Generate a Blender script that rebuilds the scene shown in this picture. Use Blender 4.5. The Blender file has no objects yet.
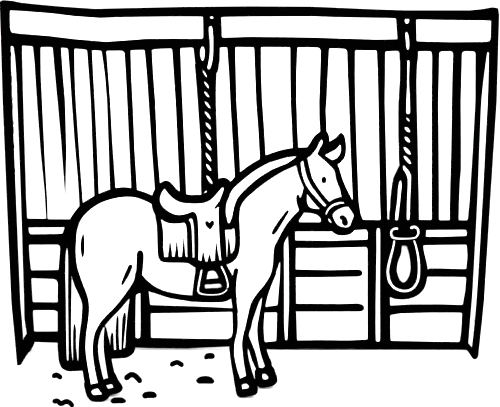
# Pony tied up in a stall: white timber with black seams, saddle, halter and two hanging ropes.
import bpy, math
import numpy as np
from mathutils import Vector
from mathutils.geometry import delaunay_2d_cdt

scn = bpy.context.scene
col = scn.collection
# ------------------------------------------------------------------ camera (50 cm-ish long lens, eye height 1.5 m)
F = 1104.0                      # focal length in pixels of a 500 px wide frame
EYE = 1.5
HOR = 135.0                     # horizon row
D0 = F * EYE / (350.0 - HOR)    # distance camera -> stall wall (wall meets the floor at row 350)

cam_d = bpy.data.cameras.new('camera')
cam = bpy.data.objects.new('camera', cam_d)
col.objects.link(cam)
cam_d.sensor_fit = 'HORIZONTAL'
cam_d.sensor_width = 36.0
cam_d.lens = 36.0 * F / 500.0
cam_d.shift_y = -(203.5 - HOR) / 500.0
cam.location = (0, -D0, EYE)
cam.rotation_euler = (math.pi / 2, 0, 0)
scn.camera = cam

scn.view_settings.view_transform = 'Standard'
scn.view_settings.look = 'None'
scn.view_settings.gamma = 1.0
scn.view_settings.use_curve_mapping = False
scn.view_settings.exposure = 1.0

w = bpy.data.worlds.new('bright_overcast')
scn.world = w
w.use_nodes = True
wn = w.node_tree
wn.nodes['Background'].inputs['Color'].default_value = (1, 1, 1, 1)
# overcast sky; extra brightness behind the viewer is added fill for occluded whites
wtc = wn.nodes.new('ShaderNodeTexCoord'); wsx = wn.nodes.new('ShaderNodeSeparateXYZ'); wmr = wn.nodes.new('ShaderNodeMapRange')
wn.links.new(wtc.outputs['Generated'], wsx.inputs['Vector']); wn.links.new(wsx.outputs['Y'], wmr.inputs['Value'])
wmr.inputs['From Min'].default_value = -1.0; wmr.inputs['From Max'].default_value = 0.0
wmr.inputs['To Min'].default_value = 3.5; wmr.inputs['To Max'].default_value = 1.0
wn.links.new(wmr.outputs['Result'], wn.nodes['Background'].inputs['Strength'])

# ------------------------------------------------------------------ materials
def material(name, c, amp, scale, rough=1.0, spec=0.0):
    m = bpy.data.materials.new(name)
    m.use_nodes = True
    nt = m.node_tree
    b = nt.nodes['Principled BSDF']
    b.inputs['Roughness'].default_value = rough
    b.inputs['Specular IOR Level'].default_value = spec
    tc = nt.nodes.new('ShaderNodeTexCoord')
    n = nt.nodes.new('ShaderNodeTexNoise')
    n.inputs['Scale'].default_value = scale
    r = nt.nodes.new('ShaderNodeValToRGB')
    r.color_ramp.elements[0].color = (*[max(0, v - amp) for v in c], 1)
    r.color_ramp.elements[1].color = (*c, 1)
    nt.links.new(tc.outputs['Object'], n.inputs['Vector'])
    nt.links.new(n.outputs['Fac'], r.inputs['Fac'])
    nt.links.new(r.outputs['Color'], b.inputs['Base Color'])
    m.diffuse_color = (*c, 1)
    return m

WOOD = material('white_painted_wood', (.93, .93, .93), .02, 6)
INKW = material('black_timber', (0.0002,) * 3, .0001, 9)
COAT = material('white_coat', (.93, .93, .93), .02, 14)
INKC = material('black_hide_edge', (0.0002,) * 3, .0001, 14)
LEATHER = material('white_leather', (.93, .93, .93), .02, 25)
BLEATHER = material('black_leather', (0.0002,) * 3, .0001, 25)
ROPEW = material('white_rope_strand', (.93, .93, .93), .02, 40)
ROPEB = material('black_rope', (0.0002,) * 3, .0001, 40)
FLOORM = material('white_floor', (.93, .93, .93), .02, 2)
SPECK = material('black_litter', (0.0002,) * 3, .0001, 30)

# ------------------------------------------------------------------ outline helpers
def parse(s):
    pts, cor = [], []
    for t in s.split():
        c = t.endswith('c')
        if c:
            t = t[:-1]
        x, y = t.split(',')
        pts.append((float(x), float(y)))
        cor.append(c)
    return pts, cor

def smooth(s, n=4):
    """closed Catmull-Rom outline; points marked c are corners"""
    p, c = parse(s)
    N = len(p)
    out = []
    for i in range(N):
        p1, p2 = p[i], p[(i + 1) % N]
        p0 = p[i - 1] if not c[i] else p1
        p3 = p[(i + 2) % N] if not c[(i + 1) % N] else p2
        L = math.dist(p1, p2)
        k0 = min(1, L / max(math.dist(p0, p1), 1e-6)) if p0 != p1 else 1
        k3 = min(1, L / max(math.dist(p2, p3), 1e-6)) if p3 != p2 else 1
        m1 = ((p2[0] - p1[0] + (p1[0] - p0[0]) * 1) * .5, (p2[1] - p1[1] + (p1[1] - p0[1])) * .5)
        m1 = ((p2[0] - p0[0]) * .5 * k0, (p2[1] - p0[1]) * .5 * k0)
        m2 = ((p3[0] - p1[0]) * .5 * k3, (p3[1] - p1[1]) * .5 * k3)
        for j in range(n):
            t = j / n
            h1 = 2*t**3 - 3*t**2 + 1; h2 = t**3 - 2*t**2 + t
            h3 = -2*t**3 + 3*t**2; h4 = t**3 - t**2
            out.append((h1*p1[0] + h2*m1[0] + h3*p2[0] + h4*m2[0],
                        h1*p1[1] + h2*m1[1] + h3*p2[1] + h4*m2[1]))
    return out

def rounded(s, r=1.6):
    """straight-sided outline with small rounded corners"""
    p, c = parse(s)
    N = len(p)
    out = []
    for i in range(N):
        a, b, d = p[i - 1], p[i], p[(i + 1) % N]
        if c[i] or r == 0:
            out.append(b); continue
        la, ld = math.dist(a, b), math.dist(b, d)
        ra, rd = min(r, la * .45), min(r, ld * .45)
        A = (b[0] + (a[0]-b[0])/la*ra, b[1] + (a[1]-b[1])/la*ra)
        D = (b[0] + (d[0]-b[0])/ld*rd, b[1] + (d[1]-b[1])/ld*rd)
        for k in range(4):
            t = k / 3
            out.append(((1-t)**2*A[0] + 2*t*(1-t)*b[0] + t*t*D[0],
                        (1-t)**2*A[1] + 2*t*(1-t)*b[1] + t*t*D[1]))
    return out

def ellipse(cx, cy, rx, ry, rot=0, n=18):
    cr, sr = math.cos(rot), math.sin(rot)
    return [(cx + rx*math.cos(a)*cr - ry*math.sin(a)*sr, cy + rx*math.cos(a)*sr + ry*math.sin(a)*cr)
            for a in [2*math.pi*i/n for i in range(n)]]

def stroke(pts, wd, n=5):
    """a round-ended band of width wd (number or list) along a smooth line"""
    if not isinstance(wd, (list, tuple)):
        wd = [wd] * len(pts)
    P, W = [], []
    for i in range(len(pts) - 1):
        p0 = pts[max(i-1, 0)]; p1 = pts[i]; p2 = pts[i+1]; p3 = pts[min(i+2, len(pts)-1)]
        for j in range(n):
            t = j / n
            q = [0.5*(2*p1[k] + (p2[k]-p0[k])*t + (2*p0[k]-5*p1[k]+4*p2[k]-p3[k])*t*t
                      + (-p0[k]+3*p1[k]-3*p2[k]+p3[k])*t**3) for k in (0, 1)]
            P.append(q); W.append(wd[i]*(1-t) + wd[i+1]*t)
    P.append(pts[-1]); W.append(wd[-1])
    L, R = [], []
    for i, (x, y) in enumerate(P):
        a = P[max(i-1, 0)]; b = P[min(i+1, len(P)-1)]
        dx, dy = b[0]-a[0], b[1]-a[1]
        l = math.hypot(dx, dy) or 1
        nx, ny = -dy/l*W[i]/2, dx/l*W[i]/2
        L.append((x+nx, y+ny)); R.append((x-nx, y-ny))
    def cap(c, frm, r):
        a0 = math.atan2(frm[1]-c[1], frm[0]-c[0])
        return [(c[0]+r*math.cos(a0-math.pi*k/5), c[1]+r*math.sin(a0-math.pi*k/5)) for k in range(1, 5)]
    return L + cap(P[-1], L[-1], W[-1]/2) + R[::-1] + cap(P[0], R[0], W[0]/2)

def inside(poly, X, Y):
    X = np.asarray(X, float); Y = np.asarray(Y, float)
    r = np.zeros(X.shape, bool)
    n = len(poly)
    for i in range(n):
        x1, y1 = poly[i]; x2, y2 = poly[(i+1) % n]
        if y1 == y2:
            continue
        cond = (y1 > Y) != (y2 > Y)
        r ^= cond & (X < (x2-x1)*(Y-y1)/(y2-y1) + x1)
    return r

def dist_to(poly, X, Y):
    d = np.full(X.shape, 1e9)
    n = len(poly)
    for i in range(n):
        x1, y1 = poly[i]; x2, y2 = poly[(i+1) % n]
        dx, dy = x2-x1, y2-y1
        l2 = dx*dx + dy*dy or 1e-12
        t = np.clip(((X-x1)*dx + (Y-y1)*dy)/l2, 0, 1)
        d = np.minimum(d, np.hypot(X-x1-t*dx, Y-y1-t*dy))
    return d

EDGE = 0.5
def offset(poly, d):
    """grow (d > 0) or shrink (d < 0) an outline by d pixels"""
    n = len(poly)
    if n < 3: return list(poly)
    A = sum(poly[i][0]*poly[(i+1) % n][1] - poly[(i+1) % n][0]*poly[i][1] for i in range(n))
    s = d if A > 0 else -d
    out = []
    for i in range(n):
        a, b = poly[i-1], poly[(i+1) % n]
        dx, dy = b[0]-a[0], b[1]-a[1]
        l = math.hypot(dx, dy)
        out.append(poly[i] if l < 1e-6 else (poly[i][0] + dy/l*s, poly[i][1] - dx/l*s))
    return out

class Inflate:
    """rounded thickness of a shape: sqrt of the Poisson solution (a strip of half width w gets half depth w)"""
    def __init__(self, polys, k=1.0, cap=1e9):
        self.k, self.cap = k, cap
        xs = [p[0] for q in polys for p in q]; ys = [p[1] for q in polys for p in q]
        self.x0, self.y0 = int(min(xs)) - 3, int(min(ys)) - 3
        W, H = int(max(xs)) + 4 - self.x0, int(max(ys)) + 4 - self.y0
        gx, gy = np.meshgrid(np.arange(W) + self.x0, np.arange(H) + self.y0)
        m = np.zeros(gx.shape, bool)
        for p in polys:
            m |= inside(p, gx, gy)
        u = np.zeros(gx.shape)
        big = max(W, H) > 60
        if big:
            # coarse start
            c = m[::4, ::4]; uc = np.zeros(c.shape)
            for _ in range(1500):
                v = np.zeros_like(uc)
                v[1:-1, 1:-1] = (uc[:-2, 1:-1] + uc[2:, 1:-1] + uc[1:-1, :-2] + uc[1:-1, 2:])/4 + 8.0
                uc = v * c
            u = np.repeat(np.repeat(uc, 4, 0), 4, 1)[:H, :W] * m
        for _ in range(900):
            v = np.zeros_like(u)
            v[1:-1, 1:-1] = (u[:-2, 1:-1] + u[2:, 1:-1] + u[1:-1, :-2] + u[1:-1, 2:])/4 + .5
            u = v * m
        self.u = u
    def __call__(self, x, y):
        x = np.asarray(x, float) - self.x0; y = np.asarray(y, float) - self.y0
        H, W = self.u.shape
        x = np.clip(x, 0, W-1.001); y = np.clip(y, 0, H-1.001)
        i, j = x.astype(int), y.astype(int)
        a, b = x-i, y-j
        u = self.u
        v = u[j, i]*(1-a)*(1-b) + u[j, i+1]*a*(1-b) + u[j+1, i]*(1-a)*b + u[j+1, i+1]*a*b
        return np.minimum(np.sqrt(np.maximum(v, 0)) * self.k * .0057, self.cap)

zero = lambda x, y: np.zeros(np.shape(x))
const = lambda v: (lambda x, y: np.full(np.shape(x), v))

def to_plane(poly, base, lift):
    """outline seen at p on a surface raised by lift() -> the same outline on the shape's own mid plane"""
    p = np.array(poly, float); q = p.copy()
    for _ in range(8):
        d = D0 + base(q[:, 0], q[:, 1]); h = lift(q[:, 0], q[:, 1])
        s = (d - h) / d
        q[:, 0] = 250 + (p[:, 0]-250)*s
        q[:, 1] = HOR + (p[:, 1]-HOR)*s
    return [tuple(v) for v in q]

def shell(outer, base, front, back, whites=(), blacks=(), holes=(), step=4.0, pinch=False, light=False, fix=True, wing=0, edge=None):
    """closed solid: outer outline, front(x,y) metres towards the viewer and back(x,y) away from the mid plane.
    returns verts, faces, material index list (0 = light, 1 = dark)"""
    eg = EDGE if edge is None else edge
    outer = offset(outer, -eg if light else min(eg, .4))
    whites = [offset(p, -eg) for p in whites]; holes = [offset(p, -eg*.8) for p in holes]
    blacks = [offset(p, eg*.9) for p in blacks]
    if fix and not pinch:
        outer = to_plane(outer, base, front)
    if fix:
        whites = [to_plane(p, base, front) for p in whites]
        blacks = [to_plane(p, base, front) for p in blacks]
        holes = [to_plane(p, base, front) for p in holes]
    V, E = [], []
    def add(poly):
        s = len(V)
        V.extend(poly)
        n = len(poly)
        E.extend([(s+i, s+(i+1) % n) for i in range(n)])
    for p in [outer, *holes, *whites, *blacks]:
        add(p)
    if step:
        xs = [p[0] for p in outer]; ys = [p[1] for p in outer]
        gx, gy = np.meshgrid(np.arange(min(xs)+step/2, max(xs), step), np.arange(min(ys)+step/2, max(ys), step))
        gx = gx + (np.arange(gx.shape[0]) % 2)[:, None]*step/2
        gx, gy = gx.ravel(), gy.ravel()
        ok = inside(outer, gx, gy)
        for p in [outer, *holes, *whites, *blacks]:
            ok &= dist_to(p, gx, gy) > step*.35
        V.extend(zip(gx[ok], gy[ok]))
    res = delaunay_2d_cdt([Vector(v) for v in V], E, [], 0, 1e-5)
    P = np.array([(v.x, v.y) for v in res[0]])
    T = [f for f in res[2] if len(f) == 3]
    T = np.array(T)
    C = P[T].mean(1)
    a = P[T]
    area = np.abs((a[:,1,0]-a[:,0,0])*(a[:,2,1]-a[:,0,1]) - (a[:,2,0]-a[:,0,0])*(a[:,1,1]-a[:,0,1]))
    keep = inside(outer, C[:, 0], C[:, 1]) & (area > 1e-7)
    for p in holes:
        keep &= ~inside(p, C[:, 0], C[:, 1])
    T, C = T[keep], C[keep]
    if whites is None or len(whites) == 0:
        mat = np.ones(len(T), int)
    else:
        wm = np.zeros(len(T), bool)
        for p in whites:
            wm |= inside(p, C[:, 0], C[:, 1])
        for p in blacks:
            wm &= ~inside(p, C[:, 0], C[:, 1])
        mat = np.where(wm, 0, 1)
    x, y = P[:, 0], P[:, 1]
    hf, hb = front(x, y), back(x, y)
    yb = base(x, y)
    d = D0 + yb
    X = (x-250)/F*d; Z = EYE - (y-HOR)/F*d
    if pinch:
        edge = dist_to(outer, x, y) < 1e-3
        hf = np.where(edge, 0, hf); hb = np.where(edge, 0, hb)
    N = len(P)
    bx = wing * .035 * np.clip((.52 if wing < 0 else .33) + yb, 0, .04)/.04 if wing else np.zeros(N)
    verts = [(X[i], yb[i]-hf[i], Z[i]) for i in range(N)] + [(X[i]+bx[i], yb[i]+hb[i], Z[i]) for i in range(N)]
    if pinch:
        remap = list(range(N)) + [i if edge[i] else N+i for i in range(N)]
    else:
        remap = list(range(2*N))
    faces, mats = [], []
    cnt = {}
    for t, m in zip(T, mat):
        a, b, c = int(t[0]), int(t[1]), int(t[2])
        # orientation: image y is down; make front faces look to -Y
        cr = (P[b][0]-P[a][0])*(P[c][1]-P[a][1]) - (P[b][1]-P[a][1])*(P[c][0]-P[a][0])
        if cr > 0:
            b, c = c, b
        faces.append((a, b, c)); mats.append(int(m))
        bf = (remap[N+a], remap[N+c], remap[N+b])
        if not (pinch and edge[a] and edge[b] and edge[c]):
            faces.append(bf); mats.append(int(m))
        for e in ((a, b), (b, c), (c, a)):
            cnt[e] = m
    if not pinch:
        for (a, b), m in cnt.items():
            if (b, a) not in cnt:
                faces.append((b, a, N+a, N+b)); mats.append(int(m))
    return verts, faces, mats

def build(name, shells, mats, parent=None, origin=None, flat=True):
    V, Fc, M = [], [], []
    for v, f, m in shells:
        o = len(V); V += v
        Fc += [tuple(i+o for i in q) for q in f]; M += m
    used = sorted({i for q in Fc for i in q}); mp = {i: k for k, i in enumerate(used)}
    V = [V[i] for i in used]; Fc = [tuple(mp[i] for i in q) for q in Fc]
    off = Vector(origin) if origin is not None else Vector((0, 0, 0))
    if parent is not None:
        off = parent_world(parent)
    me = bpy.data.meshes.new(name)
    me.from_pydata([Vector(v) - off for v in V], [], Fc)
    two = len(set(M)) > 1
    if two:
        for mm in mats: me.materials.append(mm)
        me.polygons.foreach_set('material_index', M)
    else:
        me.materials.append(mats[M[0]])
    me.update()
    o = bpy.data.objects.new(name, me)
    col.objects.link(o)
    if parent is not None:
        o.parent = parent
        o['_w'] = list(off)
    else:
        o.location = off
    return o

WORLD = {}
def parent_world(p):
    while p is not None:
        if p.name in WORLD: return Vector(WORLD[p.name])
        p = p.parent
    return Vector((0, 0, 0))

def thing(name, label, cat, loc, group=None):
    o = bpy.data.objects.new(name, None)
    col.objects.link(o)
    o.empty_display_size = .1
    o.location = loc
    WORLD[o.name] = tuple(loc)
    o['label'] = label; o['category'] = cat
    if group: o['group'] = group
    return o

# ------------------------------------------------------------------ floor
me = bpy.data.meshes.new('floor')
me.from_pydata([(-9, -9, -.1), (9, -9, -.1), (9, 6, -.1), (-9, 6, -.1), (-9, -9, 0), (9, -9, 0), (9, 6, 0), (-9, 6, 0)], [],
               [(3, 2, 1, 0), (4, 5, 6, 7), (0, 1, 5, 4), (1, 2, 6, 5), (2, 3, 7, 6), (3, 0, 4, 7)])
me.materials.append(FLOORM)
fl = bpy.data.objects.new('floor', me); col.objects.link(fl)
fl['kind'] = 'structure'

# ------------------------------------------------------------------ stall wall
def wall_base(x, y):
    x = np.asarray(x, float); y = np.asarray(y, float)
    xi = 20 + (y-45)*.0337; xo = 9.9 + np.maximum(y-50, -30)*.0335
    tl = np.clip((xi-x)/(xi-xo), 0, 1)
    ri = 481 - (y-50)*.0475; ro = 489.6 - (y-50)*.053
    tr = np.clip((x-ri)/(ro-ri), 0, 1)
    return -.52*tl - .33*tr

wall = thing('stall_partition', 'white board stall wall with black seams, tall planks above a rail and short corner wings, behind the pony', 'wall', (0, 0, 0))
T_ = .05
def slab(name, poly, parent, lift=0.0, thick=T_, mats=(WOOD, INKW), white=False, step=6.0, whites=(), blacks=(), wing=0, base=wall_base):
    wh = [poly] if white else whites
    s = shell(poly, base, const(lift), const(thick), whites=[] if white else wh, blacks=blacks, step=step, light=white, wing=wing)
    if white:
        s = (s[0], s[1], [0]*len(s[2]))
    return build(name, [s], mats, parent)

slab('backing_frame', rounded('19,2.6 37,4.5 60,6.6 95,9 125,8.3 187,7 250,6.5 312,6.8 375,9.5 405,10.5 470,10.5 486,8.6c 482,50c 477,130c 469.5,290c 465,349.6c 462.7,350 '
     '430,350.6 390,349.8 350,348.6 300,348.6 280,349.4 230,346.2 187,348.2 150,347.9 136,347.4 100,345 59,342.6 33,342c 30,302c 25,202c 20,50c 19,10c', .8), wall, base=const(0.))
for s in ('-0.2,1.5 3,0.2 12,1 23.5,3.1c 23.5,44c 20.2,45c 20.6,50c 25.6,202c 30.8,302c 34.6,342.5 33,346 27,356 21.5,365.6 17.4,365.6c 15.5,345c 11.4,302 7,202 2.8,101 1.3,50',
          '479,9.5c 485,8.8 492,7.4 498,8.2 499,15 496.5,102 490,202 484,300 482,320 478,356.8 474.8,359.6 471,357 463,350c 463.5,341c 468.5,290c 476,130c 481,50c 479,46c'):
    L_ = s[0] == '-'
    face = smooth('10.5,47 11.6,45.6 13.6,46.8 15.3,58 17,85 17.5,102 19.4,150 21.3,202 24.3,302 24.9,320 27,333.6c 25,336.5 23,339.4c 21.6,320 20.1,302 15.9,202 13.8,150 12,102 10.8,65' if L_ else
                  '487.2,51.8 489,52.6 488.8,75 487.9,102 485.4,150 482.7,202 477.2,295 473.6,335 472,348c 468,343c 469.5,325 472.3,290 477,202 479,150 481.2,100 484.5,70')
    slab('corner_post', rounded(s, 1.4), wall, lift=.002, step=1.6, whites=[face, rounded('9.6,10 22.8,11c 22.8,34c 11.3,32.8 9.6,28' if L_ else '480,20.3c 491.3,20.4 490.8,39 489.4,41.8 480,42c', 1.5)], wing=-1 if L_ else 1)

BOARD = .012
for s in ('19.4,10.7c 50,13 75,16 100,17.8 125,16.9 170,16.4 203,16.4 203.5,19 203.5,39 170,38.8 145,39 125,40.6 105,41.9 75,39.3 50,36.3 19.4,33.7c',
          '221,16.8 250,16.4 312,16.2 350,17.3 396.2,18 397.8,39.4 375,39.6 340,38.6 312,37.6 280,37.2 250,36.9 221.6,37.8',
          '416,19.2 440,19.7 483.2,20.3c 483.2,42c 450,42.3 416.3,41.4'):
    slab('top_board', rounded(s, 1.5), wall, .014, 0, white=True)

B = 219.5
planks = [
    f'21.6,45.2 32.8,46 34.5,62 37,102 40.5,150 44.9,195 46.2,{B-.5} 27,{B-.5} 26,202 22.9,100 21.9,55',
    f'40.3,46.8 52.6,46.9 55,75 57.6,102 61,140 65.9,207c 66.1,150 64.9,102 62.6,75 60.8,47.4 68,48.1 70,75 71.8,102 74.5,140 78,180 79.4,203 79.4,{B} 47.4,{B} 47,202 44.5,160 41.7,100 40.5,75',
    f'74.2,48.3 87,49.6 89,75 90.8,102 94.3,195 95,{B} 84,{B} 82.6,203 78.8,150 75.6,102 74.4,75',
    f'91.8,50 101.6,50.6 105,75 107.1,102 108.8,150 110,189 110,{B} 99.5,{B} 98.6,195 96.4,140 94.5,102 93,75',
    f'106.1,50.6 122,50.5 124.5,52 126,75 127.3,102 129.5,150 131.3,188 132,{B} 116,{B} 115.4,189 112,140 110,102 108,75',
    f'130.4,50 144.8,49.6 147,75 148.8,102 152,150 154.6,185 156,{B} 137.5,{B} 136.8,189 134.3,150 133.2,120 132.4,102 131,75',
    f'151.6,49.6 160,48.6 172.2,48.4 174,75 175.8,102 178,150 180,194 181,{B} 161,{B} 160,186 157,150 155,102 153,75',
    f'180.1,48 193,47.2 200,60 206,102 206,{B} 187,{B} 186,194 184.3,150 182.2,102 181,75',
    f'212,60 219.9,47 227.4,47 229.3,75 230.6,102 232.8,140 235,175 236,{B} 214,{B}',
    f'235,46.8 254.3,47 255.4,75 256.4,102 258.5,130 260,157 260,{B} 241,{B} 240,174 238.6,140 236.3,102 235.6,75',
    f'260.8,46.8 290.4,47 290.5,75 290.9,102 292,125 293,150 293,{B+3} 266,{B+3} 265.5,157 264,130 262,102 261,75',
    f'297.2,47 319,47.4 321,50 320.5,70 319.4,102 319.6,120 320.5,132 321,{B+3} 298.8,{B+3} 298.2,150 297,125 296.3,102 296.2,75',
    f'329,48 345.5,48.6 347.3,51 348,75 349.2,102 350.8,150 353,200 354,{B-12} 354.5,{B+.8} 351,{B+1} 327,{B+3} 326.4,130 325.6,110 326.3,102 327.6,75',
    f'355,50 377,50.3 378,75 378.6,102 380.2,202 381,{B+.8} 362.8,{B+.5} 360.5,214 358.6,202 356.6,150 355.2,102 354.8,75',
    f'385.2,51.3 398.6,50.6 400.5,55 402,102 402,{B+.5} 387.3,{B+.5} 387,202 384.7,102 385,75',
    f'412,51 431,51 432.3,54 432,102 432,150 432,{B+.7} 412,{B+.5}',
    f'439.3,52.5 441.5,51 451.5,51 453.3,53 452.6,75 452.1,102 451.4,150 450,202 450,{B+.9} 438.9,{B+.9} 439,202 438.5,130 438.2,102',
    f'462,52.5 464,51 474.5,51.2 475.8,53 475.7,75 475.6,102 473,150 469.8,202 468,{B+.3} 467,{B+1} 458.6,{B+1} 459,202 460,180 461,170 461,140 460.8,102',
]
for s in planks:
    slab('plank', rounded(s, 1.7), wall, BOARD, 0, white=True)
lower = [
    '28,227.2 64.8,227.2 63.5,231 62.5,234 45,234.4 30,234.6 28.6,232',
    '28.6,244.5 58,244.5 60,246.5 60.2,255 59.2,270.2 30.8,270.7 29.3,258',
    '31,278 54,279 57,280.8 58,284 58,302.6 32.4,302.4 31.6,290',
    '32.6,310 54,310.2 57.4,311.6 58.6,315 59,331.6 33.9,331.9 33,320',
    '70,227.2 133,227.2 133,234.6 70,234.6', '70,244.5 133,244.5 133,270.5 70,270.5',
    '149,227.2 276,227.2 276,234.6 149,234.6', '149,244.5 233,244.5 233,270.5 149,270.5',
    '70,278 126,278 126,302.5 70,302.5', '70,310 126,310 126,332 70,332',
    '148,278 233,278 233,308.3 200,306.8 150,305.2 148.6,292',
    '241,245 277,245 280,250 280.4,266 279.8,280 277.8,305.4 265,307.2 241,307.2',
    '150.5,313.3 180,312.9 232.6,311.8 233,332 231.5,337.4 227.5,339.3 190,338.8 150.8,338',
    '241,313.8 266,312.6 277.3,312.4 276.5,341.2 265.6,342.4 241,341',
    '425.6,230 466.3,229.6 467,232 467,236.2 445,236.9 425.2,236.9 425.9,233',
    '390,245.2 422.6,245.2 445,244.8 467,244.6 467.8,256 466.5,269.4 440,268.6 428.4,268.6 427,272 427,276.6c 466.5,277 465.6,290 463.5,302 463,305.2 440,304.5 410,304.6 390,305.8',
    '390.2,315.2 400,313.4 430,312.6 462.3,312.6 461.8,325 461.2,333 459.8,342.2 430,341.8 390.5,341',
]
for s in lower:
    slab('lower_board', rounded(s, 1.6), wall, BOARD, 0, white=True)
for s in ('283.9,244 286.5,238 288,236.6 288.8,250 289.2,302 288.2,325 287.6,339 286.4,340.6 285,339.6 284,325 283.9,302 283.8,260',
          '376.3,231 377.2,228.6 378.6,228 380.2,229.2 380.4,250 380.2,300 380.2,340.6 378.6,341.8 375.8,341 375.5,300 376.4,250',
          '135.5,300 136,295 137.6,292.4 139,291.8 140.4,293.2 140.4,337.4 138,338.6 135.4,337.4'):
    slab('post_face', smooth(s), wall, BOARD, 0, white=True)

# ------------------------------------------------------------------ gate in the wall
gate = thing('stall_gate', 'low boarded stall gate with two short grooves, below the pony\'s muzzle', 'gate',
             ((331-250)/F*D0, -.01, 0.01))
slab('gate_frame', rounded('290.5,223 371.5,223 375.2,232 375,348 331,348.6 291,348.6', .5), gate, .02, -.001)
for s in ('295,231.4 330,231.4 366.5,229.4 368,232 367.8,239.8 330,241 295,240.6',
          '295.8,248 320,248 366.5,246.9 367.7,249 367.7,300 367.8,339.6 350,340.6 320,340.3 296.9,340.6 296.2,312 296,311.6c 320,311.6 361,311.5 364,309.8 364.2,307.4 362.5,305 358,303.6 340,304.2 296.2,303.8c 295.8,277.4c 320,277.2 359,276.5 362,275.2 362.4,272.8 361.4,270.6 359,269.8 330,270.4 295.7,269.6c'):
    slab('gate_board', rounded(s, 1.4), gate, .032, -.02, white=True)

# ------------------------------------------------------------------ hanging ropes
def rope_piece(name, outer, whites, parent, y, k=.55, holes=(), blacks=(), cap=.04, step=3.0):
    inf = Inflate([outer], k, cap)
    base = const(y)
    fr = lambda a, b: inf(a, b) + .006
    s = shell(outer, base, fr, fr, whites=whites, holes=holes, blacks=blacks, step=step, edge=.25)
    return build(name, [s], (ROPEW, ROPEB), parent)

def wp(px, py, Y):
    d = D0 + Y
    return ((px-250)/F*d, Y, EYE-(py-HOR)/F*d)

YR = -.055
r1 = thing('hanging_rope', 'thick black rope with white twists hanging from the top rail, its end behind the saddle', 'rope', wp(208, 190, YR))
rope_piece('hook', rounded('202.8,12 221.2,12 220.4,26 221.6,38 219.7,48 219.5,60 217.8,71 216.6,73 210,71.8 203,69 196,69 193.4,48 197,42 203.6,38', 1.5),
           [ellipse(211.7, 17.6, 1.6, 1.1), smooth('209,27.6 210.4,26.2 212,27 212.8,33 213.2,40 213,56 211.6,64 210,68.6 208.4,69.3 207.4,67.6 208.2,64 209.6,56 210,48 209.8,40 209,33'),
            smooth('202.4,46.6 204,48 204.8,53 204,58.5 202.6,61 201,58.5 200.2,53.5 200.8,48.5')], r1, YR-.01)
tw = [((203, 70.5), (206.9, 77.5), 1.6), ((204.7, 82), (208.6, 87.8), 2.4), ((204.7, 92), (208.7, 96.8), 2.6), ((205.4, 102), (210, 108), 2.8),
      ((205.4, 112), (210.2, 118.4), 3), ((206.2, 123), (210.4, 128.8), 3.2), ((206, 133), (210.4, 139.6), 3.4), ((206.4, 143.5), (210.9, 150), 3.6),
      ((206.2, 153.5), (210.8, 161), 3.6), ((206.7, 164.6), (210.6, 170.4), 3.4), ((206.9, 176), (212, 183.4), 3.6), ((204.2, 193.6), (207.9, 190.2), 1.8)]
def twist(a, b, wd):
    wd *= .78
    a = (a[0]-.4, a[1]-.5); b = (b[0]+.4, b[1]+.5)
    dx, dy = b[0]-a[0], b[1]-a[1]; l = math.hypot(dx, dy)
    nx, ny = -dy/l, dx/l
    m = ((a[0]+b[0])/2, (a[1]+b[1])/2)
    return smooth(f'{a[0]},{a[1]} {a[0]+dx*.28+nx*wd*.42},{a[1]+dy*.28+ny*wd*.42} {a[0]+dx*.7+nx*wd*.46},{a[1]+dy*.7+ny*wd*.46} {b[0]},{b[1]} '
                  f'{a[0]+dx*.72-nx*wd*.42},{a[1]+dy*.72-ny*wd*.42} {a[0]+dx*.3-nx*wd*.46},{a[1]+dy*.3-ny*wd*.46}', 3)
rope_piece('twisted_rope', smooth('194.8,64c 216.6,64c 215.9,85 215.8,102 216.6,130 217.6,160 218.2,178 218,193 212,200 203,199 201.2,192 201.1,170 201,150 199.4,125 197.8,102 196.2,81'),
           [twist(*t) for t in tw], r1, YR)

r2 = thing('lead_rope', 'black lead rope with white twists hanging on the right, ending in a big open loop', 'rope', wp(404, 290, YR))
rope_piece('hook', rounded('397.6,14 416,14 416.4,41 418.4,50 417.6,62 400,62 400,50 398.4,41', 1.5),
           [smooth('405,19.6 407,18.9 409,19.6 408.7,22 407.2,23.7 405.6,23 404.7,21.2'),
            smooth('405.4,33.4 406.6,32.3 407.8,33.6 408.8,38 409.2,44 408.9,48.5 407.8,49.8 406.7,48 406,42')], r2, YR-.005)
tw2 = [((406.7, 118), (409.3, 121.2), 1.8), ((405.2, 127.6), (409.6, 131.6), 4), ((405.1, 137.4), (409.6, 141.8), 4.2), ((404.2, 147.6), (410.2, 154), 4.4), ((404.2, 156.3), (410.6, 163.6), 3.8)]
rope_piece('twisted_rope', smooth('400.2,56c 417.6,56c 416.5,81 416.8,102 417.4,130 418,160 417.8,168c 400,167.2c 399.2,160 399,140 399,102 400.2,81'),
           [twist(*t) for t in tw2] + [smooth('407.4,61.4 408.5,60.2 409.4,61.8 409.2,70 408.9,80 409.3,90 409.8,102 409.9,113 408.2,114 406.4,113 406.5,100 407.2,85 407.4,72')], r2, YR)
rope_piece('rope_strand', smooth('400,165.5 396.5,172 393.6,178.6 391.8,190 390.4,205 389.4,222c 403.5,222c 404.3,200 404.6,180 404,168'),
           [smooth('401,180.6 401.6,186 401,192 399.8,204 398.8,212 398,219.4 396.6,220.4 395.3,219.4 395.7,212 397.4,200 398,190 398.9,183.5 400,181')], r2, YR, cap=.02)
rope_piece('rope_strand', smooth('401,164c 418,164c 418.3,180 418.8,200 419,223c 403.2,223c 403.9,200 403.8,180'),
           [smooth('403,166.2 404,165.6 406.4,168.2 409.3,171.6 410.8,176 410.8,184 410.1,200 409.8,212 409.4,219 408.2,220 406.9,219.2 406.9,210 407.2,200 407.8,185 407.6,178 405.6,173 403.4,169.4')], r2, YR-.014)
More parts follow.
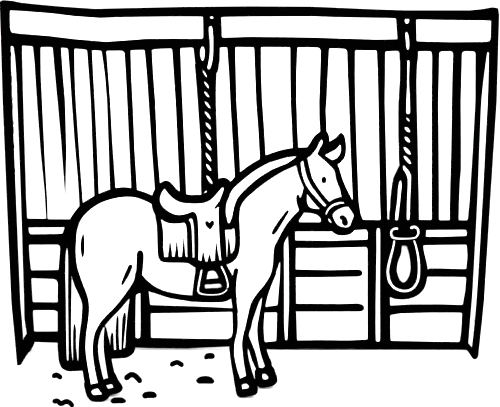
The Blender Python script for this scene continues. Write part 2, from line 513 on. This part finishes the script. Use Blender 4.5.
rope_piece('collar', smooth('388,222c 424,222c 426.2,230 425.8,236 424,239 415,240.4 395,240.4 386.5,239.6 385.5,232', 3),
           [stroke([(397, 228.6), (393.6, 229), (391.2, 232), (391.7, 235.8), (394.6, 238.2), (404, 238.7), (413, 238.2), (416.6, 236.6), (418.4, 232.6), (417.4, 228.6), (414.2, 226.9), (411.4, 227.8)], [2.2, 1.8, 2, 2.2, 2, 1.5, 1.4, 1.5, 2, 2, 2.4, 2.4, 2.2][:12])], r2, YR-.012, cap=.03)
rope_piece('loop', smooth('386,238c 424.6,238c 423.2,246 424.3,253 426,260 427.6,268 427.2,278 424.3,288 418,295 408,299 398,299.2 391,297.4 386.5,291 384.3,280 383.8,268 384.6,255'),
           [stroke([(394.6, 238.4), (394, 243), (392.8, 249), (389.8, 260), (388, 269), (388, 274), (389.4, 281), (394.4, 287.8), (403.4, 291), (411.8, 289), (417.4, 281.6), (419, 270), (418.2, 257), (415.6, 245), (413.2, 238.6)], [1.5, 1.7, 1.9, 2.2, 2.4, 2.4, 2.6, 2.2, 2.2, 2.2, 2.2, 2.2, 2, 1.7, 1.5])], r2, YR+.005, cap=.018,
           holes=[smooth('401.8,246.6 402.8,245 404.6,244.9 407.2,246.6 408.8,250 410.4,256 411.3,263 411.6,270 409.8,277.6 406.4,282.7 403.4,283.2 399.2,278.6 396.9,270.4 397.9,262.4 401,254 401.4,250')])

# ------------------------------------------------------------------ pony
def sm(a, b, v):
    t = np.clip((v-a)/(b-a), 0, 1); return t*t*(3-2*t)
def mid(x, y):
    return -1.40 + (np.asarray(x, float)-95)*.00087
def pony_base(x, y):
    x = np.asarray(x, float)
    return mid(x, y) - sm(285, 350, np.asarray(y, float))*(.074 + np.clip((x-95)/150, 0, 1)*.04)

HULL = smooth('67.6,225 72,216 79.6,206 83,203 95,195.8 110,189.6 124,187.3 137,190 150,194.6 158,199 165,204 185,208 210,206 220,199 224,190 235,177 240,172.4 250,165 260,159 '
    '266,155.4 280,150.6 293,148 307,147.4c 310,143.4 314,137 320,131.6 323,129.8 327,132 329,137 329.3,141.8c 336,137.8 339.6,133.6 342,133.2 344.6,137 346,148 344.6,157 341,161.8 '
    '337.4,164.4c 339.2,169 342,178 346,188 350.4,196.6 354.6,204.6 357,212 356.6,220 355.2,228 353,231.8 349,234.4 342,235.4 336,234.2 331,230.4 327,227 323,222.4 319.6,217 '
    '316,214.4 310,213 304,212.6c 297.6,222 291,231 287,237.4 284,243 282,252 279.4,262 276,272 270,284 262.6,295.6 258.5,303 254,314 250.6,326 248.5,336 247.5,345 248,355 251,368 254.5,380 255,389 '
    '240,391 236,386c 233,374 230.7,360 229.5,346 231.4,338 233.2,330 234,320 233,310 231,298.5c 226,301.2 220,302.2 205,302.2 192,301.4 172,298.4 160,295 149,291c 140,293 130,297.4c 119,310 109,320.4 101.8,330 '
    '98,344 98.6,358 102.4,376 105,390 95,396 88,394c 84.6,382 82.2,368 80,355 80.4,340 82.4,320 83,306 81,296 76,286 71.4,275 70,263 69,250 68,236')
SEAT = smooth('152,206 152,197 155,189 160,183.4 165,181.2 169.6,183 175,189 181,193.6 188,195.4 194,195.9 200,195.6 206,193 210,188 214,183 218,179.8 222,178.2 227,179.4 230,182.4 '
    '229,188 225.8,196 224.4,204 224.6,215 225,230 225.8,256 226,264 215,267 203,267 196,264 194.6,258c 194.5,240 194,226 192.8,219.4 191,217.6 188,219.6 184,222.4 172,223 164,221 160.6,218.4 155,214')
BLANKET = smooth('153,204 155,214 157,226 157.6,242 158.3,256 161,261 168,262.4 188,263 195,267.2 205,268.6 216,268 225,265 232,262 237,257 239.3,250 240,240 239.6,230 238.6,220 234,222 229,218 224,204c 200,209 170,209')
HS = Inflate([HULL, SEAT, BLANKET], .85)

BODY_WHITE = [smooth('76,240 77,230 81.4,218.6 90.6,209 102,202 116,197.8 127,196.6 136,197.4 146,201 152,204 165,214 180,217 200,218 222,212 232,206 243,201.2 248,196 260,186 270,178.8 280,172.6 '
    '288,168.4 296,164.8 302,160 307,158 310,156 313,152.8 316,149 319,143 321.4,139.2 322.8,141 322.6,143.6 319.4,149.6 317.4,154c 326,161.6 332.6,168 335,172 336,178 338,184 340,189 342,197 346,202 348.4,206.4 351.2,210.6 353.8,215.4 '
    '352,221 350.2,225.8 348,227.2 345,227.6 339,226 335,222 332.4,216.6 328,212 322,209.6c 318,209.2 312.6,208.6 309,206.8 306.8,202 306.8,192.4c 304.6,186.5c 303.6,189 302.2,194 299.6,201 299,210.2 294,215.6 286,225.6 279,238 '
    '274.6,247 273.6,255 273.2,263 271,274 265,284.4 257,294 251,304 248,316 245.2,328 243.2,336 242.2,344 243.6,360 246.2,376c 240.2,378.8c 236.6,368 234.2,356 234,349 234.6,342 237,332 237.6,324 237.4,316 236.4,304 236,296 '
    '230,296.6 224,294 215,296.4 204,296.6 192,295.6 180,294.4 164,291 154,286.2 146.4,280 142.2,275.4c 136.2,271.6 134.4,280 127,292 116,306.2 102.6,320 95.6,331.6 93,344 93.2,356 95.2,370 98,383c 90.8,384.6c 87.4,366 85.4,350 85.8,336 88,320 89,308 87.2,296 82,282.4 77,266.6 75.5,252'),
    smooth('324.6,155.2c 330,152.2 336,148.8 340.2,144.4 341.2,147.6 340.2,154 337,158.2 332.4,160.4c 328,157.8')]
BODY_BLACK = [
    smooth('83.4,234 84.2,242 84.2,250 83.3,256.6 82,256.8 80.8,248 81.2,240'),
    stroke([(130.4, 266.6), (126.6, 275), (122.2, 284)], [3.8, 4, 1.8]),
    smooth('136.9,254.4 138,251.4 140,250.4 142.2,251.3 143.4,254.6 143.2,264 142,275 143,281 138,288 133,286 136.2,272'),
    stroke([(287.6, 211.4), (281, 221), (275.6, 229.4), (273.2, 233.2)], [2, 3.6, 4.2, 2.8]),
    stroke([(298, 196.4), (298.4, 202), (301, 209)], [3, 3.4, 4]),
    stroke([(236.2, 270.4), (234.4, 279), (233.4, 288), (233.6, 300), (235.4, 312)], [4.2, 4.4, 5, 5.4, 5]),
    smooth('339.8,216.2 343,215.4 346,217.6 347.8,222 347.2,225 344.4,225.6 342.2,223.4 341.8,220 340,218.6'),
]
pony = thing('horse', 'white pony with thick black outlines standing saddled side-on, head turned right over the gate', 'horse',
             ((170-250)/F*6.35, -1.35, 0))
main_shell = shell(HULL, pony_base, HS, HS, whites=BODY_WHITE, blacks=BODY_BLACK, step=3.2, pinch=True)

FORE = smooth('262,280 272,270 276.4,272 271,286 267,298 264.6,312 263.6,325 263.8,334 265,344 267.2,352 271,362 272,368c 268,373 262,374 257,372c 255.6,368 252,360 249,350 246.6,344 246,336 248,326 252,310 257,292')
FOREW = [smooth('262.3,295.8c 261.8,303 259.4,316 257.5,328 258.2,340 261,354 265,366.2c 263,368 259,367.8c 257.4,361 255,352 251.4,343 248,334.6c 250.8,328 252,322 254.6,314 258,304')]
HIND = smooth('95,325c 103,324c 106,327.8c 107.4,334 109.4,342 110.2,350 111.4,359 114.2,372 117,382c 104,388c 101.4,376 98,360 96,344')
HINDW = [smooth('100,326.5c 105.4,328c 107,334 107.6,340 105,350 106.2,364 108.2,378c 103.6,379.6c 101,372 98.6,360 97.9,349 99,336')]
HINDW = [smooth('99,326c 104.8,327.4c 104,336 104,350 105.8,364 108.2,378c 103.6,379.6c 101,372 98.6,360 97.7,346 98.6,336')]
def far_fore(x, y): return const(-1.155)(x, y)
def far_hind(x, y): return const(-1.33)(x, y)
iF, iH = Inflate([FORE], 1.2), Inflate([HIND], 1.2)
s2 = shell(FORE, far_fore, iF, iF, whites=FOREW, step=3, pinch=True)
s3 = shell(HIND, far_hind, iH, iH, whites=HINDW, step=3, pinch=True)
body = build('body', [main_shell, s2, s3], (COAT, INKC), pony)

def hoof(outer, white, base):
    inf = Inflate([outer], .9, .05)
    fr = lambda a, b: inf(a, b) + .018
    s = shell(outer, base, fr, fr, whites=[white], step=2.5)
    o = build('hoof', [s], (COAT, INKC), pony)
    o['label'] = 'black rimmed hoof'
hoof(smooth('84.2,383 90,385.4 98,383.4 102.6,381.4 105,387 107,390 109.6,393.4 108.6,397.4 105,400.2 101,401.4 95,401.4 90.4,400 87,396 85.2,390'),
     smooth('91.4,391 94,389.2 98,388.4 100,391 102,394.2 98,394.8 94,395.2 91.8,393.6'), const(-1.474))
hoof(smooth('103.4,380 108,378.2 113.2,373.6 117,380.6 120.6,386 122,389.8 119.4,392.4 115.2,393.8 109.2,394.8 104,394 101.6,388'),
     smooth('105.6,385.4c 108.6,384.6 111.7,384.1 113.9,387.6c 110.8,388.4 107.6,389.2 106.4,387.6'), const(-1.345))
hoof(smooth('233.6,376.5 236.4,380 240,379.2 246,376.6 250.6,372c 253,377 256.2,384.4 257.6,388 257.4,392 255.6,394.4 250,395.8 244,396.8 239.6,397 236.8,394.4 235.2,387'),
     smooth('241.4,385.2c 243.6,384 246,383.6 248,384.8 249.2,386.6 247.6,388.4 244.6,389 242.4,389.2 241.9,387.4'), const(-1.384))
hoof(smooth('255,372 259,368.4 263,368.6 266,366.4 270.4,360c 271.6,364 272,367 274,369.4 275.4,373.6 277.2,378.6 276.8,382.4 272.6,385.8 266,387.2 260.2,387.6 257.8,385.4 255.4,379'),
     smooth('262.4,374.2 264.2,373.6 266.2,374.2 268.6,377.4 267.6,379 265.4,379.8 262.6,378.6 262.1,376.4'), const(-1.15))

def patch(name, outer, whites, blacks, mats, parent, lift, step=3.0, holes=()):
    fr = lambda a, b: HS(a, b) + lift
    s = shell(outer, pony_base, fr, fr, whites=whites, blacks=blacks, holes=holes, step=step)
    return build(name, [s], mats, parent)

patch('eye', ellipse(324, 180, 2.2, 3.2), [], [], (COAT, INKC), pony, .006, 2)
patch('mane', smooth('222.6,201 224.6,190.4 235.4,177.4 240.4,172.8 250,165.6 260,159.6 266,156 280,151 293,148.6 306,148c 307,157c 300,162.6 296,165 280,172.4 270,178.6 260,186 248,196 243.4,201 240,208 239,220c 232,229.4 226,228.4 223.4,215'),
      [smooth('296.6,156.6 290,156.8 284,158 276,160.4 268,163 254,171 240,182 232,190 228.6,197.6 226.2,204 225.6,212 226.6,218 228.2,223.4 230,222.6 232.4,216 234,208 236,202 238.6,197 246,189 256,180.2 264,174.6 272,169.8 280,166.4 288,163')],
      [], (COAT, INKC), pony, .022)

# tail: the hanging lock behind the rump and the lock seen between the hind legs
TL = smooth('68,222 65,228 62.6,236 60.6,246 59.4,260 58.4,275 57.8,300 57.8,345 59,361 62,368 68,371 75,371 86,370.4c 88,350 90,320 91,300 84,285 78,270 76,245')
TLW = [smooth('66.6,248.2 67.8,250 68.3,262 68.2,300 68.5,330 68.6,359 67.8,361.4 66.7,359 65.9,330 65.7,300 65.2,275 65.5,255'),
       smooth('71.4,276c 73,280 75.2,286.6 80,296.6 82.4,304 82.4,311 81.8,320 79.6,336 78.8,350 78.4,360.6 75,361.8 72.6,361.6 71.4,350 70.9,330 71.2,300')]
TLB = [smooth('74.4,324 75.8,330 75.8,345 77.3,362 75,364 73.4,362 73.2,345 73.4,330')]
def tl_base(x, y): return mid(x, y) + .05
iT = Inflate([TL], .6, .07)
sT = shell(TL, tl_base, iT, iT, whites=TLW, blacks=TLB, step=3, pinch=True)
TR = smooth('124,291 131,291.4 134,300 134.6,320 135.2,340 135,348 133,353.4 127,357.4 120,358.3 112,358.6 104,358 99,350 97,335 100,322 112,304')
TRW = [smooth('130.2,296.6c 125,302 119,309.2 108.6,320.4 104,327 104,334 107,342 107.6,350.4 109.4,350.6 113,350.2 119,350 122,349.4 125.2,347.4 126,335 127.2,320 128.4,309')]
TRB = [smooth('105.6,327.6 107,331.6 108.4,340 110,350.8c 109.6,354c 104,352c 104.4,340 104.6,332'),
       smooth('112.1,332.6 113.2,336 113.4,343 113.9,351c 110.8,351c 110.6,342 111,336'),
       smooth('117.5,315.6 118.4,320 118.4,335 119.3,351c 116.4,351c 115.8,335 116.4,322'),
       smooth('124.8,312.6 125.8,318 124.6,332 122.9,350.4c 121.6,350.4c 122,332 122.8,318')]
iT2 = Inflate([TR], .6, .05)
sT2 = shell(TR, const(-1.22), iT2, iT2, whites=TRW, blacks=TRB, step=3, pinch=True)
build('tail', [sT, sT2], (COAT, INKC), pony)

# ------------------------------------------------------------------ saddle
saddle = thing('saddle', 'white western saddle with a black heart, fringed skirts and a stirrup, on the pony\'s back', 'saddle', wp(192, 212, -1.33))
patch('saddle_blanket', BLANKET,
      [smooth('160.4,218c 164,220.8 170,223 180,223 184.4,222.3 186.4,226.4 187.1,234 187.3,246 187.5,257.2c 176,257 164.2,257.2c 163.2,248 162.8,230'),
       smooth('224.8,229.8c 229,229.4 234,228.4 235.2,236 235.2,243 234,250 231,254.2 226.4,257.4c 226,246 225.2,236'),
       smooth('188.6,219.9 190.8,218 192.8,219.2 193.9,226 194.5,240 194.6,257.8 192.4,257.6c 192,240 191.4,229 190.2,222.6')],
      [smooth('170,242 171.4,250 172.3,258c 167.8,258c 168.9,250'), smooth('176.8,241.4 177.8,250 178.6,258c 174.6,258c 175.8,249'),
       smooth('183.8,237.4 184.6,248 185.7,258c 181.8,258c 183,247'), smooth('228.6,238.4 230,246 231.2,258c 227.4,258c 227.8,247')],
      (LEATHER, BLEATHER), saddle, .020)
patch('stirrup', smooth('196.6,264 195.4,272 194.3,280 192.4,296 194,300 205,301 220,301 226,300 230.6,296.4 232,290 232.4,281 231.4,274.6 228,269 225,263c 214,262', 3),
      [stroke([(201.6, 270.4), (199.6, 280), (198.3, 288), (198.2, 291), (199.8, 293.2), (204, 294.4), (212, 294.9), (219.6, 294.2), (224, 292.4), (226.8, 289.8)], [2, 2.2, 2.2, 2.2, 2, 1.6, 1.5, 1.6, 1.5, 1.5]),
       stroke([(221.6, 266.8), (224.4, 272.6), (226.4, 278), (227.8, 283.4), (228, 286.4), (227, 288)], [2.2, 2, 1.9, 1.8, 1.8, 1.2])],
      [], (LEATHER, BLEATHER), saddle, .030, 2.5,
      holes=[smooth('208.2,271.4c 212,270.6 215,271.1 217.4,274.4 218.8,278.6 217,279.3 212,279.6 206,280.2c 206.8,275.6'),
             smooth('205.2,284.4 210,284.2 220,283.4 221.2,284.6 222,287.4 219.4,288.8 212,289 205,289.4 204.4,287')])
patch('seat', SEAT,
      [smooth('164.6,188.4c 169,194 172.4,197.4 176,200 181,202.2 186,203 193,203.4 200,203.2 205.6,202.2 210,200 213.6,196.8 217,193 219.6,190 222,187.6 223.6,187.4 223.9,189.4 222.4,194 220.6,198.6 219.2,204 218.7,212 218.9,222 '
              '219.8,240 221,256 221.6,260.4c 217,260.6 209.8,261.6 201,261.2 198.2,259.8c 198.4,248 198.3,234 197.8,223 196.8,216 194.4,212.4 192,212 188,213.6 182,215 177,215 173,214 166,210 161.4,205 159.7,200 160.2,196 161.8,192')],
      [stroke([(219.8, 202.6), (217.6, 205.6), (215.3, 208)], [2.4, 2.2, 1.4]),
       smooth('203.2,252 204.2,256 205.2,262c 201.4,262c 202.2,256'), smooth('209.4,254.8 210.6,258 211.6,262.4c 207.6,262.4c 208.4,258'),
       smooth('216.3,242.6 217.4,250 219.8,262c 214.8,262c 215.4,252')],
      (LEATHER, BLEATHER), saddle, .034)
patch('heart_emblem', smooth('205.4,222.2 206.8,221.2 208.2,221.9 209.4,223.8c 210.9,221.4 212.4,220.9 213.9,222 213.8,224.4 212,227 210.2,229.7c 208.2,227.8 206,225.4'),
      [], [], (LEATHER, BLEATHER), saddle, .040, 2)

# ------------------------------------------------------------------ halter
halter = thing('halter', 'black and white halter with cheek strap and noseband on the pony\'s head', 'halter', wp(320, 190, -1.3))
patch('cheek_strap', smooth('296,161c 301,157.4 307,157c 309,166 312,178 316.6,186 322,193.6 330,203c 327,211 321,210c 314,202.4 307,193.4 304.2,188 301,180.4 298.2,172.6'),
      [smooth('300.4,160 301.8,158.6 303.2,160 304.5,167 307.2,177 311.6,186 316.4,192.4 321.6,199.4 326.2,205 325.6,206.6 324.2,206.6 318,200.2 310,191.2 305,183.2 302,174.4 300.8,167')],
      [], (LEATHER, BLEATHER), halter, .012, 2.5)
patch('noseband', smooth('328.4,203.4 333,200 340,197.4 345.4,197.4 348.4,201 350,207c 348.2,206.5 344,207 340,208.4 336,210.6 332.6,214.6 333.2,219 335,224 333,227c 329,226 325.6,223 322,216.4 322.4,211'),
      [smooth('325.4,213.4 328,208 333,203.8 340,201.8 344,202.2 344.2,203.4 338,204.6 332.4,207 328.8,210.6 326.4,214.9'),
       smooth('328,218 330,219.4 331.8,223 330.2,222.8 328.4,220.4', 3)],
      [], (LEATHER, BLEATHER), halter, .018, 2.5)

# ------------------------------------------------------------------ litter on the floor
def floor_bit(name, label, cat, poly, group, hgt=.004):
    pts = []
    poly = offset(poly, .35)
    for px, py in poly:
        d = F*EYE/(py-HOR)
        pts.append(((px-250)/F*d, d-D0))
    cx = sum(p[0] for p in pts)/len(pts); cy = sum(p[1] for p in pts)/len(pts)
    n = len(pts)
    res = delaunay_2d_cdt([Vector(p) for p in pts], [(i, (i+1) % n) for i in range(n)], [], 1, 1e-6)
    P = [tuple(v) for v in res[0]]
    tri = [tuple(f) for f in res[2]]
    N = len(P)
    V = [(x, y, .0) for x, y in P] + [(cx+(x-cx)*.985, cy+(y-cy)*.985, hgt) for x, y in P]
    Fc = [tuple(reversed(f)) for f in tri] + [tuple(i+N for i in f) for f in tri]
    edges = {(f[i], f[(i+1) % 3]) for f in tri for i in range(3)}
    Fc += [(a, b, b+N, a+N) for a, b in edges if (b, a) not in edges]
    me = bpy.data.meshes.new(name)
    me.from_pydata([(x-cx, y-cy, z) for x, y, z in V], [], Fc)
    me.materials.append(SPECK)
    o = bpy.data.objects.new(name, me); col.objects.link(o)
    o.location = (cx, cy, .0005)
    o['label'] = label; o['category'] = cat; o['group'] = group
G1, G2 = 'curved straw scraps on the floor', 'flat dark pebbles on the floor'
floor_bit('straw_scrap', 'short curved black straw scrap on the floor below the tail tip', 'straw', stroke([(54, 376.1), (56.6, 375.4), (60, 377.3)], 4.4), G1)
floor_bit('straw_scrap', 'double-humped black straw scrap at the bottom edge, left of the hind hooves', 'straw',
          stroke([(54.4, 401.6), (57.4, 401.4), (61, 404), (65.6, 402), (69, 402.6), (72, 405.4)], 4.2), G1)
floor_bit('straw_scrap', 'large arched black straw scrap just right of the hind hooves', 'straw', stroke([(126.6, 378), (131, 375), (135.4, 376.4), (139.6, 380.8)], 4.8), G1)
floor_bit('straw_scrap', 'small arched black straw scrap on the floor under the belly', 'straw', stroke([(172, 364.6), (177, 362.6), (181.6, 365)], 4.2), G1)
floor_bit('pebble', 'flat black pebble at the bottom edge directly below the hind hooves', 'pebble', smooth('110.6,401.2 113,399 118,398.2 123,398.8 126,401.4 124,403.2 118,403.4 112.6,403.4'), G2)
floor_bit('pebble', 'flat black pebble near the bottom, below the large arched straw scrap', 'pebble', smooth('142.2,396 144.2,393.2 149.6,392.2 154.6,393 156.8,396 154,398 149,398 144,398.4'), G2)
floor_bit('pebble', 'small oval black pebble nearest the stall wall', 'pebble', smooth('204.2,357.4 206,354.4 210.4,353.5 214,354.6 214.6,357.4 212,358.9 208.4,358.8 205.4,359.4'), G2)
floor_bit('pebble', 'widest flat black pebble, on the floor left of the front hooves', 'pebble', smooth('196.2,380.6 199.6,377.8 205.4,376.7 211,378 214.2,381.4 212.4,383.6 205,383.5 198.4,383.4'), G2)

for o in bpy.data.objects:
    if '_w' in o: del o['_w']
